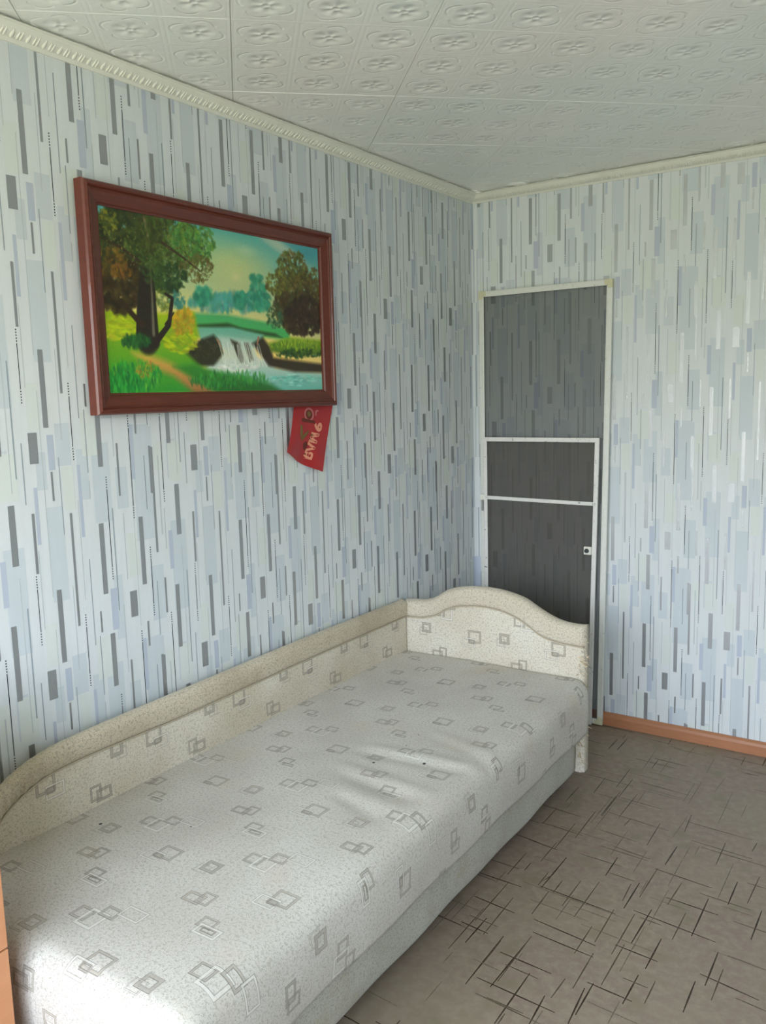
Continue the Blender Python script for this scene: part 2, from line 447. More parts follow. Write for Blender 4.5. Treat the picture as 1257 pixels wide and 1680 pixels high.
# mitred at the far left corner: the run depends on the distance from the wall
def corn(name, fn):
    V, F = [], []; n = len(PROF)
    for end in (0, 1):
        for d, z in PROF: V.append(fn(end, d, ZT + z))
    for k in range(n - 1): F.append((k, k + 1, n + k + 1, n + k))
    return struct(link_mesh(name, V, F, M_CORN))
corn_l = corn('trim_2', lambda e, d, z: (d, -d if e else YB + d, z))
corn_f = corn('trim_3', lambda e, d, z: (d if e else XR - d, -d, z))
corn_r = corn('trim_4', lambda e, d, z: (XR - d, -d if e else YB + d, z))
# pressed oval beads: one wide, two narrow, along the left and far runs
def beads(parent, fn, L0, L1):
    bm = bmesh.new(); L = L0
    while L < L1:
        for off, hw in ((0, .0055), (.016, .0028), (.025, .0028)):
            t = bmesh.new(); bmesh.ops.create_icosphere(t, subdivisions=2, radius=1.0)
            for v in t.verts:
                a, b, c = v.co
                # long axis runs down the cove
                d = .027 + b * .0115 + c * .0022; z = -.0283 + b * .0080 - c * .0030
                v.co = Vector(fn(L + off + a * hw, d, ZT + z))
            me = bpy.data.meshes.new('t'); t.to_mesh(me); t.free(); bm.from_mesh(me); bpy.data.meshes.remove(me)
        L += .0445
    o = from_bm('bead_relief', bm, M_CORN, parent=parent, smooth=True); o['kind'] = 'stuff'
beads(corn_l, lambda L, d, z: (d, L, z), -3.2, -.09)
beads(corn_f, lambda L, d, z: (L, -d, z), .09, 2.4)

# ------------------------------------------------------------------ baseboards
def wood(name, c1, c2, sc=(1, 1, 1), rough=.4, wave=18.0):
    m = NB(name); co = m.mapping(m.coord(), sc)
    n = m.noise(co, wave, 4.0, .6); n2 = m.noise(co, wave * 6, 2.0)
    m.set(col=m.mixc(m.math('ADD', m.math('MULTIPLY', n, .7), m.math('MULTIPLY', n2, .3)), lin(*c1), lin(*c2)), rough=rough, spec=.45)
    return m.m
M_BASE = wood('brown_baseboard_wood', (150, 98, 66), (190, 134, 98), (.6, 6, 6))
def baseboard(name, fn):
    pr = [(0, 0), (.018, 0), (.018, .040), (.015, .052), (.006, .060), (0, .060)]
    V, F = [], []; n = len(pr)
    for e in (0, 1):
        for d, z in pr: V.append(fn(e, d, z))
    for k in range(n - 1): F.append((k, k + 1, n + k + 1, n + k))
    F += [tuple(range(n)), tuple(range(n, 2 * n))]
    return struct(link_mesh(name, V, F, M_BASE))
baseboard('baseboard_far', lambda e, d, z: ((.001 if e else XR - .001), -.0008 - d, z + .0012))
baseboard('baseboard_left', lambda e, d, z: (.0008 + d, (-.02 if e else YB + .001), z + .0012))
baseboard('baseboard_right', lambda e, d, z: (XR - .0008 - d, (-.02 if e else YB + .001), z + .0012))

# ------------------------------------------------------------------ upholstery material (pattern in unfolded cloth metres)
def fabric(name, motifs=True, base1=(190, 185, 175), base2=(201, 197, 188), dirt=0.0, spots=(), speckle=1.0):
    m = NB(name); uv = m.coord('UV'); x, y, _ = m.xyz(uv)
    n1 = m.noise(uv, 130.0, 4.0, .65); n2 = m.noise(uv, 330.0, 3.0, .6); n3 = m.noise(uv, 4.0, 2.0)
    col = m.mixc(m.step(n3, .3, .7), lin(*base1), lin(*base2))
    # short worm-like flecks of the weave
    fl = m.math('MULTIPLY', m.step(n1, .50, .62), .50 * speckle)
    col = m.mixc(fl, col, lin(150, 144, 131))
    fl2 = m.math('MULTIPLY', m.step(n2, .54, .65), .68 * speckle)
    col = m.mixc(fl2, col, lin(128, 120, 104))
    hsum = m.math('MULTIPLY', n1, .5)
    if motifs:
        AX, AY, BX = .18, .355, .365
        OX, OY = .325, -2.03
        yy = m.math('SUBTRACT', y, OY)
        row = m.math('FLOOR', m.math('DIVIDE', yy, AY))
        ly = m.math('SUBTRACT', yy, m.math('MULTIPLY', row, AY))
        xx = m.math('SUBTRACT', m.math('SUBTRACT', x, OX), m.math('MULTIPLY', row, AX))
        lx = m.math('MULTIPLY', m.math('FRACT', m.math('DIVIDE', xx, BX)), BX)
        # (cx, cy, w, h, line, colour, strength) in the bed's own metres
        D, L_ = 'd', 'l'
        R = [(.407, -1.988, .047, .040, .007, D), (.440, -1.992, .056, .060, .010, L_), (.459, -1.956, .045, .036, .008, D), (.506, -1.934, .062, .040, .007, L_),
             (.751, -1.722, .058, .052, .008, D), (.724, -1.749, .058, .040, .007, L_), (.738, -1.744, .026, .016, .003, D),
             (.521, -1.712, .044, .042, .011, D), (.505, -1.729, .036, .032, .003, L_),
             (.667, -1.872, .042, .034, .006, D), (.687, -1.894, .064, .034, .008, L_), (.687, -1.892, .036, .014, .003, D),
             (.574, -1.821, .050, .034, .008, D), (.601, -1.810, .036, .043, .006, D)]
        R = [q[:4] + (q[4] * .85,) + q[5:] for q in R]
        R2 = []
        for q in R:
            R2.append(q)
            if q[0] + q[2] / 2 > OX + BX: R2.append((q[0] - BX,) + q[1:])
        dk = m.noise(uv, 7.0, 1.0)
        cd = m.mixc(m.step(dk, .35, .65), lin(166, 158, 143), lin(150, 144, 134))
        for (cx, cy, w, h, lw, t) in R2:
            dx = m.math('SUBTRACT', m.math('ABSOLUTE', m.math('SUBTRACT', lx, cx - OX)), w / 2)
            dy = m.math('SUBTRACT', m.math('ABSOLUTE', m.math('SUBTRACT', ly, cy - OY)), h / 2)
            d = m.math('MAXIMUM', dx, dy)
            # inside the frame band: -lw < d < 0
            k = m.math('SUBTRACT', lw / 2, m.math('ABSOLUTE', m.math('ADD', d, lw / 2)))
            mask = m.step(k, -.0004, .0008)
            if t == 'd':
                col = m.mixc(m.math('MULTIPLY', mask, .74), col, cd)
            else:
                col = m.mixc(m.math('MULTIPLY', mask, .60), col, lin(214, 210, 201))
            if True:   # thin stitched outline
                for edge in (0.0, -lw):
                    e2 = m.math('SUBTRACT', .0009, m.math('ABSOLUTE', m.math('SUBTRACT', d, edge)))
                    col = m.mixc(m.math('MULTIPLY', m.step(e2, -.0002, .0004), .62 if t == 'd' else .50), col, lin(104, 98, 88))
            hsum = m.math('SUBTRACT', hsum, m.math('MULTIPLY', mask, .4 if t == 'd' else -.3))
    if dirt:
        nd = m.noise(uv, 6.0, 4.0, .7)
        col = m.mixc(m.math('MULTIPLY', m.step(nd, .45, .75), dirt), col, lin(150, 132, 100))
    if spots:      # old yellowish and pinkish stains
        st = m.noise(uv, 3.2, 3.0, .6)
        col = m.mixc(m.math('MULTIPLY', m.step(st, .56, .74), .30), col, lin(188, 168, 138))
    for (sx_, sy_, sr) in spots:
        dx = m.math('SUBTRACT', x, sx_); dy = m.math('SUBTRACT', y, sy_)
        rr = m.math('SQRT', m.math('ADD', m.math('MULTIPLY', dx, dx), m.math('MULTIPLY', dy, dy)))
        rr = m.math('ADD', rr, m.math('MULTIPLY', m.math('SUBTRACT', n2, .5), sr * .8))
        col = m.mixc(m.math('SUBTRACT', 1.0, m.step(rr, sr * .75, sr)), col, lin(26, 22, 20))
    m.set(col=col, rough=.9, spec=.15, sheen=.15)
    m.bump(hsum, .0016, .7)
    return m.m

# ------------------------------------------------------------------ the bed
bed = empty('daybed', (.03, -.72, 0), .018,
            'cream upholstered single daybed with small square motifs along the left wall', 'bed')
TH = .018
def local(wx, wy):
    dx, dy = wx - .03, wy + .72
    return dx * math.cos(TH) + dy * math.sin(TH), -dx * math.sin(TH) + dy * math.cos(TH)
spots = [local(.582, -1.750) + (.0052,), local(.713, -1.671) + (.0058,), local(.600, -1.594) + (.003,),
         local(.587, -1.501) + (.0028,), local(.175, -2.427) + (.0052,), local(.396, -2.314) + (.0026,)]
FAB_M = fabric('fabric_mattress', spots=spots)
FAB_H = fabric('fabric_headboard', base1=(206, 198, 180), base2=(216, 211, 197))
FAB_BAND = fabric('fabric_speckled_band', motifs=False, base1=(198, 188, 168), base2=(208, 200, 182), speckle=1.2)
FAB_HR = fabric('fabric_back_panel', base1=(198, 189, 168), base2=(212, 205, 189), dirt=.22)
FAB_BANDR = fabric('fabric_worn_band', motifs=False, base1=(188, 175, 150), base2=(204, 193, 170), speckle=1.4, dirt=.40)
FAB_B = fabric('fabric_base', motifs=False, base1=(178, 178, 164), base2=(190, 190, 178), dirt=.45, speckle=1.25)
FAB_FRAY = simple('frayed_stuffing', (206, 190, 160), .95, vary=.12, scale=200)

MX, MY, MH, MR = .836, 2.13, .205, .050       # mattress width, length, height, edge radius
MZ = .462
def wr(x, y):
    """creases and crown of the cloth, measured on the flat top"""
    def ridge(x0, y0, x1, y1, w, amp):
        dx, dy = x1 - x0, y1 - y0; L = math.hypot(dx, dy)
        t = ((x - x0) * dx + (y - y0) * dy) / (L * L)
        s = ((x - x0) * dy - (y - y0) * dx) / L
        e = 1.0 if 0 <= t <= 1 else math.exp(-((min(abs(t), abs(t - 1)) * L) / .05) ** 2)
        return amp * e * math.exp(-(s / w) ** 2)
    z = 0
    z += ridge(.50, -.985, .74, -.965, .020, -.0065) + ridge(.50, -.945, .78, -.915, .022, .0055)
    z += ridge(.55, -1.155, .70, -1.175, .018, -.0065) + ridge(.50, -1.105, .74, -1.125, .022, .0055)
    z += ridge(.60, -1.275, .69, -1.305, .018, -.0050) + ridge(.58, -1.225, .72, -1.245, .022, .0045)
    z += ridge(.66, -.80, .82, -.86, .018, -.003) + ridge(.62, -.76, .80, -.80, .022, .003)
    z += .005 * math.exp(-((x - .42) / .3) ** 2)
    z += .0022 * math.sin(x * 9 + 1.3 * math.sin(y * 5)) * math.sin(y * 6.5 + x * 3)
    return z
def arc(e, r):          # excess arc length -> (horizontal, drop)
    if e <= 0: return 0, 0
    q = r * math.pi / 2
    if e < q: return r * math.sin(e / r), r * (1 - math.cos(e / r))
    return r, r + (e - q)
def mattress():
    q = MR * math.pi / 2; ext = q + (MH - MR)
    rl = .015                                # small roll on the wall side and at the headboard
    us = []
    def axis(lo, hi, rlo, rhi, elo, ehi, step):
        a = [(-elo + elo * k / max(2, int(elo / .012))) for k in range(max(2, int(elo / .012)))]
        n = int((hi - lo) / step); b = [(hi - lo) * k / n for k in range(n + 1)]
        c = [(hi - lo) + ehi * (k + 1) / max(2, int(ehi / .010)) for k in range(max(2, int(ehi / .010)))]
        return [lo + t for t in a + b + c]
    qa = rl * math.pi / 2 + .05
    x0, x1 = rl, MX - MR
    y0, y1 = rl + .002, MY - MR              # distance from the headboard
    xs = axis(x0, x1, rl, MR, qa, ext, .018)
    qh = .030 * math.pi / 2 + (MH - .03)
    ys = axis(y0 + .015, y1, .03, MR, qh, ext, .018)
    y0h = y0 + .015
    V, UV = [], []
    for v in ys:
        for u in xs:
            exr, exl = max(0, u - x1), max(0, x0 - u)
            eyf, eyh = max(0, v - y1), max(0, y0h - v)
            ex = exr or exl; ey = eyf or eyh
            sxn = 1 if exr else -1; syn = 1 if eyf else -1
            rx = MR if exr else rl; ry = MR if eyf else .030
            r_ = rx if ey == 0 else (ry if ex == 0 else max(rx, ry) if (rx == MR and ry == MR) else min(rx, ry) if not exr else .04)
            bx, by = min(max(u, x0), x1), min(max(v, y0h), y1)
            if ex > 0 and ey > 0:
                e_ = max(ex, ey)
                ph = (math.pi / 4) * (ey / ex) if ex >= ey else math.pi / 2 - (math.pi / 4) * (ex / ey)
                hx, dr = arc(e_, rx); hy, dr2 = arc(e_, ry)
                px = bx + sxn * hx * math.cos(ph); py = by + syn * hy * math.sin(ph)
                w = ph / (math.pi / 2); dr = dr * (1 - w) + dr2 * w
            elif ex > 0:
                hx, dr = arc(ex, rx); px, py = bx + sxn * hx, by
            elif ey > 0:
                hy, dr = arc(ey, ry); px, py = bx, by + syn * hy
            else: px, py, dr = bx, by, 0
            dr = min(dr, MH)
            side = min(1, dr / MH)
            bul = .010 * math.sin(math.pi * side) if dr > 0 else 0     # soft belly on the side faces
            if exr and not ey: px += bul
            if eyf and not ex: py += bul
            z = MZ - dr + wr(px, -py) * (1 - side) 
            if exr and dr > MR: px += .003 * math.sin(v * 14) * side
            V.append((px, -py, z)); UV.append((u, -v))
    nx, ny = len(xs), len(ys)
    F = []
    for j in range(ny - 1):
        for i in range(nx - 1):
            a = j * nx + i; F.append((a, a + nx, a + nx + 1, a + 1))
    # underside
    loop = [i for i in range(nx)] + [j * nx + nx - 1 for j in range(1, ny)] + [(ny - 1) * nx + i for i in range(nx - 2, -1, -1)] + [j * nx for j in range(ny - 2, 0, -1)]
    F.append(tuple(loop))
    return link_mesh('mattress', V, F, FAB_M, parent=bed, smooth=True, uvs=UV)
mattress()

def upholstered(name, prof_top, prof_pipe, length, zbot, place, thick, flip=False, pleats=(), step=.012, uoff=0.0, voff=0.0, mats=None):
    """panel with a raised speckled band over a piped seam. place(s, out, z) -> local point; out = towards the sleeper"""
    n = int(length / step); SS = [length * i / n for i in range(n + 1)]
    V, UV, F, MI = [], [], [], []
    cols = []
    for s in SS:
        t, p = prof_top(s), prof_pipe(s)
        pts = []
        ed = min(s, length - s); er = .010 * (1 - min(1, ed / .010)) ** 2      # soft vertical ends
        def ad(out, z, v, mat): pts.append((max(out - er, -thick + .001), z, v, mat))
        ad(.0, zbot, 0, 0)
        for k in range(1, 7):
            z = zbot + (p - zbot) * k / 7
            ad(.004 * math.sin(math.pi * k / 7), z, 0, 0)
        ad(.001, p - .006, 0, 0); ad(-.007, p - .001, 0, 0)
        h = t - p
        pl = sum(-.0095 * math.exp(-((s - c) / .0065) ** 2) for c in pleats)
        for a in (10, 35, 60, 90):
            aa = math.radians(a); ad(-.006 + .015 * math.sin(aa) + pl * math.sin(aa), p + .001 + .016 * (1 - math.cos(aa)), 0, 1)
        rr = min(.024, thick / 2)
        ad(.009 + pl, p + (h - rr) * .6, 0, 1)
        for a in (0, 25, 50, 75, 90, 120, 150, 180):
            aa = math.radians(a)
            ad(.009 - (thick + .009) / 2 * (1 - math.cos(aa)) + pl * math.cos(aa) * .5, t - rr + rr * math.sin(aa), 0, 1)
        ad(-thick, zbot, 0, 1)
        cols.append(pts)
    m_ = len(cols[0])
    for s, pts in zip(SS, cols):
        acc = 0; prev = None
        for (o, z, v, mt) in pts:
            if prev: acc += math.hypot(o - prev[0], z - prev[1])
            prev = (o, z)
            V.append(place(s, o, z)); UV.append((s + uoff, zbot + acc + voff))
    for i in range(len(SS) - 1):
        for k in range(m_ - 1):
            a = i * m_ + k
            F.append((a, a + 1, a + m_ + 1, a + m_) if flip else (a, a + m_, a + m_ + 1, a + 1)); MI.append(cols[0][k + 1][3] if k != 8 else 0)
    F.append(tuple(range(m_))); MI.append(1)
    F.append(tuple(range(m_ * (len(SS) - 1), m_ * len(SS)))[::-1]); MI.append(1)
    o = link_mesh(name, V, F, list(mats or (FAB_H, FAB_BAND)), parent=bed, smooth=True, mi=MI, uvs=UV)
    # piping cord lying in the seam
    R_ = .0028; K = 6; PV, PF = [], []
    for i, s in enumerate(SS):
        for k in range(K):
            a = 2 * math.pi * k / K
            PV.append(place(s, -.0005 + R_ * math.cos(a), prof_pipe(s) - .001 + R_ * math.sin(a)))
        if i:
            for k in range(K):
                a, b = (i - 1) * K + k, (i - 1) * K + (k + 1) % K
                PF.append((a, b, b + K, a + K))
    link_mesh('piping', PV, PF, M_PIPE, parent=o, smooth=True)
    return o
M_PIPE = simple('piping_cord', (184, 173, 150), .85, vary=.1, scale=300)

def interp(tab):
    xs, ys = [t[0] for t in tab], [t[1] for t in tab]
    n = len(xs)
    ms = [0.0] * n
    for i in range(n):
        a, b = max(0, i - 1), min(n - 1, i + 1); ms[i] = (ys[b] - ys[a]) / (xs[b] - xs[a])
    def f(x):
        x = min(max(x, xs[0]), xs[-1])
        i = max(k for k in range(n - 1) if xs[k] <= x)
        h = xs[i + 1] - xs[i]; t = (x - xs[i]) / h
        return ((2 * t ** 3 - 3 * t ** 2 + 1) * ys[i] + (t ** 3 - 2 * t ** 2 + t) * h * ms[i]
                + (-2 * t ** 3 + 3 * t ** 2) * ys[i + 1] + (t ** 3 - t ** 2) * h * ms[i + 1])
    return f
hb_top = interp([(0, .680), (.05, .687), (.10, .691), (.15, .706), (.22, .748), (.31, .770), (.395, .775), (.48, .768), (.56, .748), (.61, .721), (.66, .695), (.71, .677), (.76, .670), (.815, .670)])
hb_pipe = interp([(0, .609), (.05, .610), (.10, .614), (.165, .633), (.235, .672), (.31, .689), (.395, .694), (.48, .684), (.56, .654), (.64, .606), (.71, .590), (.76, .586), (.815, .584)])
head = upholstered('headboard', hb_top, hb_pipe, .815, .078, lambda s, o, z: (s, -o - .004, z), .052, uoff=.035, voff=-1.575)
rail_top = interp([(0, .684), (.7, .688), (1.3, .682), (1.5, .680), (1.68, .676), (1.78, .667), (1.86, .645), (1.93, .605), (1.99, .545), (2.04, .49), (2.10, .47)])
rail_pipe = interp([(0, .612), (.7, .612), (1.3, .606), (1.5, .610), (1.70, .612), (1.80, .602), (1.88, .572), (1.93, .535), (1.99, .475), (2.04, .425), (2.10, .405)])
rail = upholstered('back_panel', rail_top, rail_pipe, 2.10, .078, lambda s, o, z: (.018 + o, -s - .006, z), .042, flip=True,
                   pleats=(1.80, 1.835, 1.862, 1.888, 1.912, 1.938, 1.965, 1.99), uoff=.05, voff=-1.60, step=.005, mats=(FAB_HR, FAB_BANDR))

# base box with its own speckled cover
def base_box():
    x0, x1, y0, y1, z0, z1 = .03, .782, .012, 2.09, .070, .254
    n = 60; V, UV, F = [], [], []
    prof = [(x0, z1), (x1 - .012, z1), (x1 - .003, z1 - .004), (x1 + .002, z1 - .03), (x1 + .004, (z0 + z1) / 2), (x1 + .001, z0 + .02), (x1 - .006, z0 + .004), (x1 - .016, z0), (x0, z0)]
    for i in range(n + 1):
        s = y0 + (y1 - y0) * i / n; acc = 0; pv = None
        for (x, z) in prof:
            if pv: acc += math.hypot(x - pv[0], z - pv[1])
            pv = (x, z)
            V.append((x + (.002 * math.sin(s * 17) if x > .7 else 0), -s, z + (.002 * math.sin(s * 9) if z < .1 else 0))); UV.append((s, acc))
    k_ = len(prof)
    for i in range(n):
        for k in range(k_ - 1):
            a = i * k_ + k; F.append((a, a + 1, a + k_ + 1, a + k_))
    F.append(tuple(range(k_))[::-1]); F.append(tuple(range(n * k_, (n + 1) * k_)))
    return link_mesh('base', V, F, FAB_B, parent=bed, smooth=True, uvs=UV)
base_box()
M_FOOT = simple('black_foot_plastic', (26, 22, 20), .5)
for fx, fy in ((.70, -.10), (.70, -2.00), (.10, -.10), (.10, -2.00)):
    bm = bmesh.new()
    bmesh.ops.create_cone(bm, cap_ends=True, segments=20, radius1=.020, radius2=.026, depth=.071,
                          matrix=Matrix.Translation((fx, fy, .0355)))
    from_bm('foot', bm, M_FOOT, parent=bed)

# frayed cloth at the right end of the headboard
bm = bmesh.new(); rr = random.Random(3)
def thread(p, d, L, r):
    pts = [p]; q = p.copy()
    for k in range(3):
        d = (d + Vector((rr.uniform(-.5, .5), rr.uniform(-.5, .5), rr.uniform(-.6, .3)))).normalized(); q = q + d * L / 3; pts.append(q.copy())
    prev = None
    for k, q in enumerate(pts):
        rad = r * (1 - .25 * k)
        ring = [bm.verts.new(q + Vector((0, math.cos(a) * rad, math.sin(a) * rad))) for a in (0, 2.09, 4.19)]
        if prev:
            for j in range(3): bm.faces.new((prev[j], prev[(j + 1) % 3], ring[(j + 1) % 3], ring[j]))
        prev = ring
for k in range(150):
    z = rr.choice((rr.gauss(.525, .022), rr.gauss(.50, .05), rr.gauss(.205, .05), rr.uniform(.09, .62)))
    z = min(max(z, .085), .64)
    p = Vector((.808 + rr.uniform(-.02, .004), rr.uniform(-.012, .03), z))
    if .262 < z < .45: p.y = rr.uniform(.008, .03)
    thread(p, Vector((1, rr.uniform(-1.2, -.1) if not .25 < z < .46 else .2, rr.uniform(-.8, .5))), rr.uniform(.014, .034), rr.uniform(.0014, .0034))
fr = from_bm('frayed_threads', bm, FAB_FRAY, parent=head); fr['kind'] = 'stuff'; fr['label'] = 'torn fuzzy stuffing on the headboard end'

# ------------------------------------------------------------------ framed painting
paint = empty('framed_painting', (.012, -1.70, 1.53), 0,
              'landscape painting of a woodland waterfall in a wide red-brown wooden frame on the left wall', 'painting')
PY0, PY1, PZ0, PZ1 = -2.243, -1.168, 1.530, 2.155
m = NB('mahogany_frame')
co = m.coord(); w1 = m.noise(m.mapping(co, (30, 4, 30)), 3.0, 4.0, .6)
m.set(col=m.mixc(w1, lin(76, 32, 22), lin(112, 52, 36)), rough=.34, spec=.45, coat=.15)
M_FRAME = m.m
# moulding: distance inwards from the outer edge, height off the wall
FP = [(0, .0), (0, .030), (.004, .036), (.012, .040), (.016, .037), (.018, .033), (.023, .035), (.027, .031), (.045, .024), (.052, .022), (.0560, .017), (.060, .015), (.060, .008), (.02, .004)]
def frame_side(a, b, inw):
    # a->b runs along the outer edge (in y,z), inw = inward normal; mitred ends
    A, B = Vector(a), Vector(b); d = (B - A).normalized(); N = Vector(inw)
    V, F = [], []; n = len(FP)
    for e in (0, 1):
        for w, h in FP:
            q = (A + d * w if e == 0 else B - d * w) + N * w
            V.append((h, q.x + 1.70, q.y - 1.53))
    for k in range(n): F.append((k, (k + 1) % n, n + (k + 1) % n, n + k))
    F += [tuple(range(n))[::-1], tuple(range(n, 2 * n))]
    bm = bmesh.new(); me = bpy.data.meshes.new('t'); me.from_pydata(V, [], F); bm.from_mesh(me); bpy.data.meshes.remove(me)
    return from_bm('frame_side', bm, M_FRAME, parent=paint)
frame_side((PY0, PZ0), (PY1, PZ0), (0, 1)); frame_side((PY1, PZ0), (PY1, PZ1), (-1, 0))
frame_side((PY1, PZ1), (PY0, PZ1), (0, -1)); frame_side((PY0, PZ1), (PY0, PZ0), (1, 0))

# --- the picture itself, painted stroke by stroke into a colour attribute on a fine grid
CW, CH = 560, 300
img = np.zeros((CH, CW, 3))
YY, XX = np.mgrid[0:CH, 0:CW].astype(float)
# corners of the canvas on my sketch sheet (x right, y down) -> canvas pixels
src = np.array([(160, 190), (1088, 375), (1100, 972), (202, 975)], float)
dst = np.array([(0, 0), (CW, 0), (CW, CH), (0, CH)], float)
A = []
for (x, y), (u, v) in zip(src, dst):
    A.append([x, y, 1, 0, 0, 0, -u * x, -u * y, u]); A.append([0, 0, 0, x, y, 1, -v * x, -v * y, v])
A = np.array(A); hh = np.linalg.solve(A[:, :8], A[:, 8]); HM = np.append(hh, 1).reshape(3, 3)
def T2(x, y):
    q = HM @ np.array([x, y, 1.0]); return q[0] / q[2], q[1] / q[2]
nr = np.random.RandomState(11)
def c3(c): return np.array(c, float)
def blob(x, y, rx, ry, col, a=1.0, ang=0.0, soft=.5, raw=False):
    if not raw: x, y = T2(x, y)
    R = max(rx, ry) * 1.6 + 2
    x0, x1, y0, y1 = int(max(0, x - R)), int(min(CW, x + R + 1)), int(max(0, y - R)), int(min(CH, y + R + 1))
    if x0 >= x1 or y0 >= y1: return
    X, Y = XX[y0:y1, x0:x1] - x, YY[y0:y1, x0:x1] - y
    c, s = math.cos(ang), math.sin(ang)
    d = np.sqrt(((X * c + Y * s) / rx) ** 2 + ((-X * s + Y * c) / ry) ** 2)
    k = np.clip((1 + soft - d) / max(soft, .05) * .5, 0, 1)[..., None] * a
    img[y0:y1, x0:x1] = img[y0:y1, x0:x1] * (1 - k) + c3(col) * k
def poly(pts, col, a=1.0, col2=None, soft=2.0):
    P = np.array([T2(*p) for p in pts])
    inside = np.zeros((CH, CW), bool); n = len(P); dmin = np.full((CH, CW), 1e9)
    for i in range(n):
        (x1, y1), (x2, y2) = P[i], P[(i + 1) % n]
        cnd = ((y1 > YY) != (y2 > YY)) & (XX < (x2 - x1) * (YY - y1) / (y2 - y1 + 1e-9) + x1)
        inside ^= cnd
        L2 = (x2 - x1) ** 2 + (y2 - y1) ** 2 + 1e-9
        t = np.clip(((XX - x1) * (x2 - x1) + (YY - y1) * (y2 - y1)) / L2, 0, 1)
        dmin = np.minimum(dmin, np.hypot(XX - x1 - t * (x2 - x1), YY - y1 - t * (y2 - y1)))
    sd = np.where(inside, dmin, -dmin)
    k = np.clip(sd / soft * .5 + .5, 0, 1)[..., None] * a
    c = c3(col)
    if col2 is not None:
        ys = P[:, 1]; t = np.clip((YY - ys.min()) / (ys.max() - ys.min()), 0, 1)[..., None]; c = c3(col) * (1 - t) + c3(col2) * t
    img[:] = img * (1 - k) + c * k
def stroke(pts, w0, w1, col, a=1.0):
    P = [T2(*p) for p in pts]; segs = list(zip(P, P[1:])); tot = len(segs)
    for i, ((xa, ya), (xb, yb)) in enumerate(segs):
        n = max(2, int(math.hypot(xb - xa, yb - ya) / 1.2))
        for k in range(n):
            t = (i + k / n) / tot; w = w0 + (w1 - w0) * t
            blob(xa + (xb - xa) * k / n, ya + (yb - ya) * k / n, w, w, col, a, raw=True, soft=.4)
def dabs(cx, cy, rx, ry, n, cols, size=(2, 5), a=.8, ang=(0, 3.1), asp=.5):
    for _ in range(n):
        while True:
            u, v = nr.uniform(-1, 1, 2)
            if u * u + v * v <= 1: break
        s = nr.uniform(*size); c = c3(cols[nr.randint(len(cols))]) * nr.uniform(.85, 1.15)
        blob(cx + u * rx, cy + v * ry, s, s * asp, c, a, nr.uniform(*ang), .5)
# sky
tt = YY / CH; uu = XX / CW
sky = (np.array([86, 158, 150])[None, None] * (1 - tt[..., None] * 1.8) + np.array([214, 196, 120])[None, None] * tt[..., None] * 1.8)
sky = sky * (1 - .25 * uu[..., None] ** 2) + np.array([60, 140, 160]) * (.25 * uu[..., None] ** 2)
img[:] = np.clip(sky, 0, 255)
for (x, y, rx, ry, c, a) in ((740, 470, 60, 26, (206, 186, 120), .5), (700, 420, 80, 30, (180, 190, 120), .5), (800, 300, 60, 18, (90, 160, 140), .6), (1040, 400, 50, 18, (60, 130, 140), .8),
                             (782, 385, 20, 7, (176, 196, 160), .5), (905, 355, 50, 8, (170, 190, 165), .8), (950, 385, 60, 9, (165, 180, 160), .7), (860, 335, 40, 7, (150, 170, 150), .6), (738, 495, 9, 6, (214, 200, 146), .35)):
    blob(x, y, rx, ry, c, a, ang=.35 if y < 400 and x > 840 else 0, soft=.9)
# distant trees and meadow
dabs(700, 600, 160, 36, 200, [(70, 150, 130), (60, 135, 125), (84, 140, 140), (64, 128, 110)], (4, 9), .6, (1.2, 1.9), .7)
for (x, y, rx, ry) in ((600, 570, 34, 40), (755, 590, 26, 36), (825, 540, 34, 60), (840, 600, 46, 40)):
    dabs(x, y, rx, ry, 60, [(48, 126, 96), (58, 140, 110), (40, 112, 92)], (4, 8), .65, (0, 3.1), .7)
poly([(540, 640), (700, 650), (900, 690), (960, 720), (960, 760), (540, 700)], (66, 150, 92), .95, (60, 160, 84), soft=4)
poly([(550, 690), (700, 684), (760, 705), (900, 730), (930, 748), (740, 722), (560, 702)], (40, 62, 30), .9, soft=3)
# river and falls
poly([(560, 700), (720, 702), (850, 735), (830, 780), (780, 800), (640, 790), (590, 760)], (96, 160, 136), 1, (150, 184, 164), soft=3)
poly([(600, 840), (860, 830), (900, 870), (1100, 895), (1100, 975), (900, 975), (620, 900)], (196, 200, 186), 1, (92, 166, 152), soft=6)
poly([(660, 740), (800, 760), (830, 850), (620, 870), (680, 800)], (176, 190, 176), .9, soft=5)
# left rocks, right rocks
poly([(505, 815), (590, 750), (640, 732), (664, 760), (680, 810), (640, 860), (560, 865)], (34, 36, 22), .95, soft=4)
poly([(710, 752), (748, 768), (770, 850), (748, 850)], (42, 38, 26), .9, soft=3)
poly([(768, 768), (786, 770), (806, 838), (790, 845)], (48, 44, 32), .9, soft=3)
poly([(800, 772), (846, 744), (876, 785), (890, 830), (1100, 860), (1100, 895), (980, 890), (870, 865), (830, 810)], (38, 32, 22), .95, soft=4)
dabs(600, 790, 60, 40, 70, [(52, 56, 30), (30, 30, 20), (70, 64, 44)], (2, 5), .6)
stroke([(828, 745), (822, 775)], 2.5, 1.5, (150, 110, 88)); stroke([(655, 752), (672, 785)], 2.5, 1.5, (140, 110, 84))
for k in range(26):
    x = 672 + k * 6.6; stroke([(x - nr.uniform(0, 14), 770 + nr.uniform(-8, 16)), (x + 6, 830), (x + nr.uniform(0, 26), 868)], 1.2, 2.0, (208, 214, 200), .35)
dabs(720, 872, 110, 14, 120, [(214, 214, 204), (190, 200, 190)], (3, 7), .5, (-.2, .2), .5)
dabs(980, 925, 110, 24, 90, [(104, 182, 164), (150, 200, 188), (84, 160, 146)], (4, 10), .5, (-.1, .1), .25)
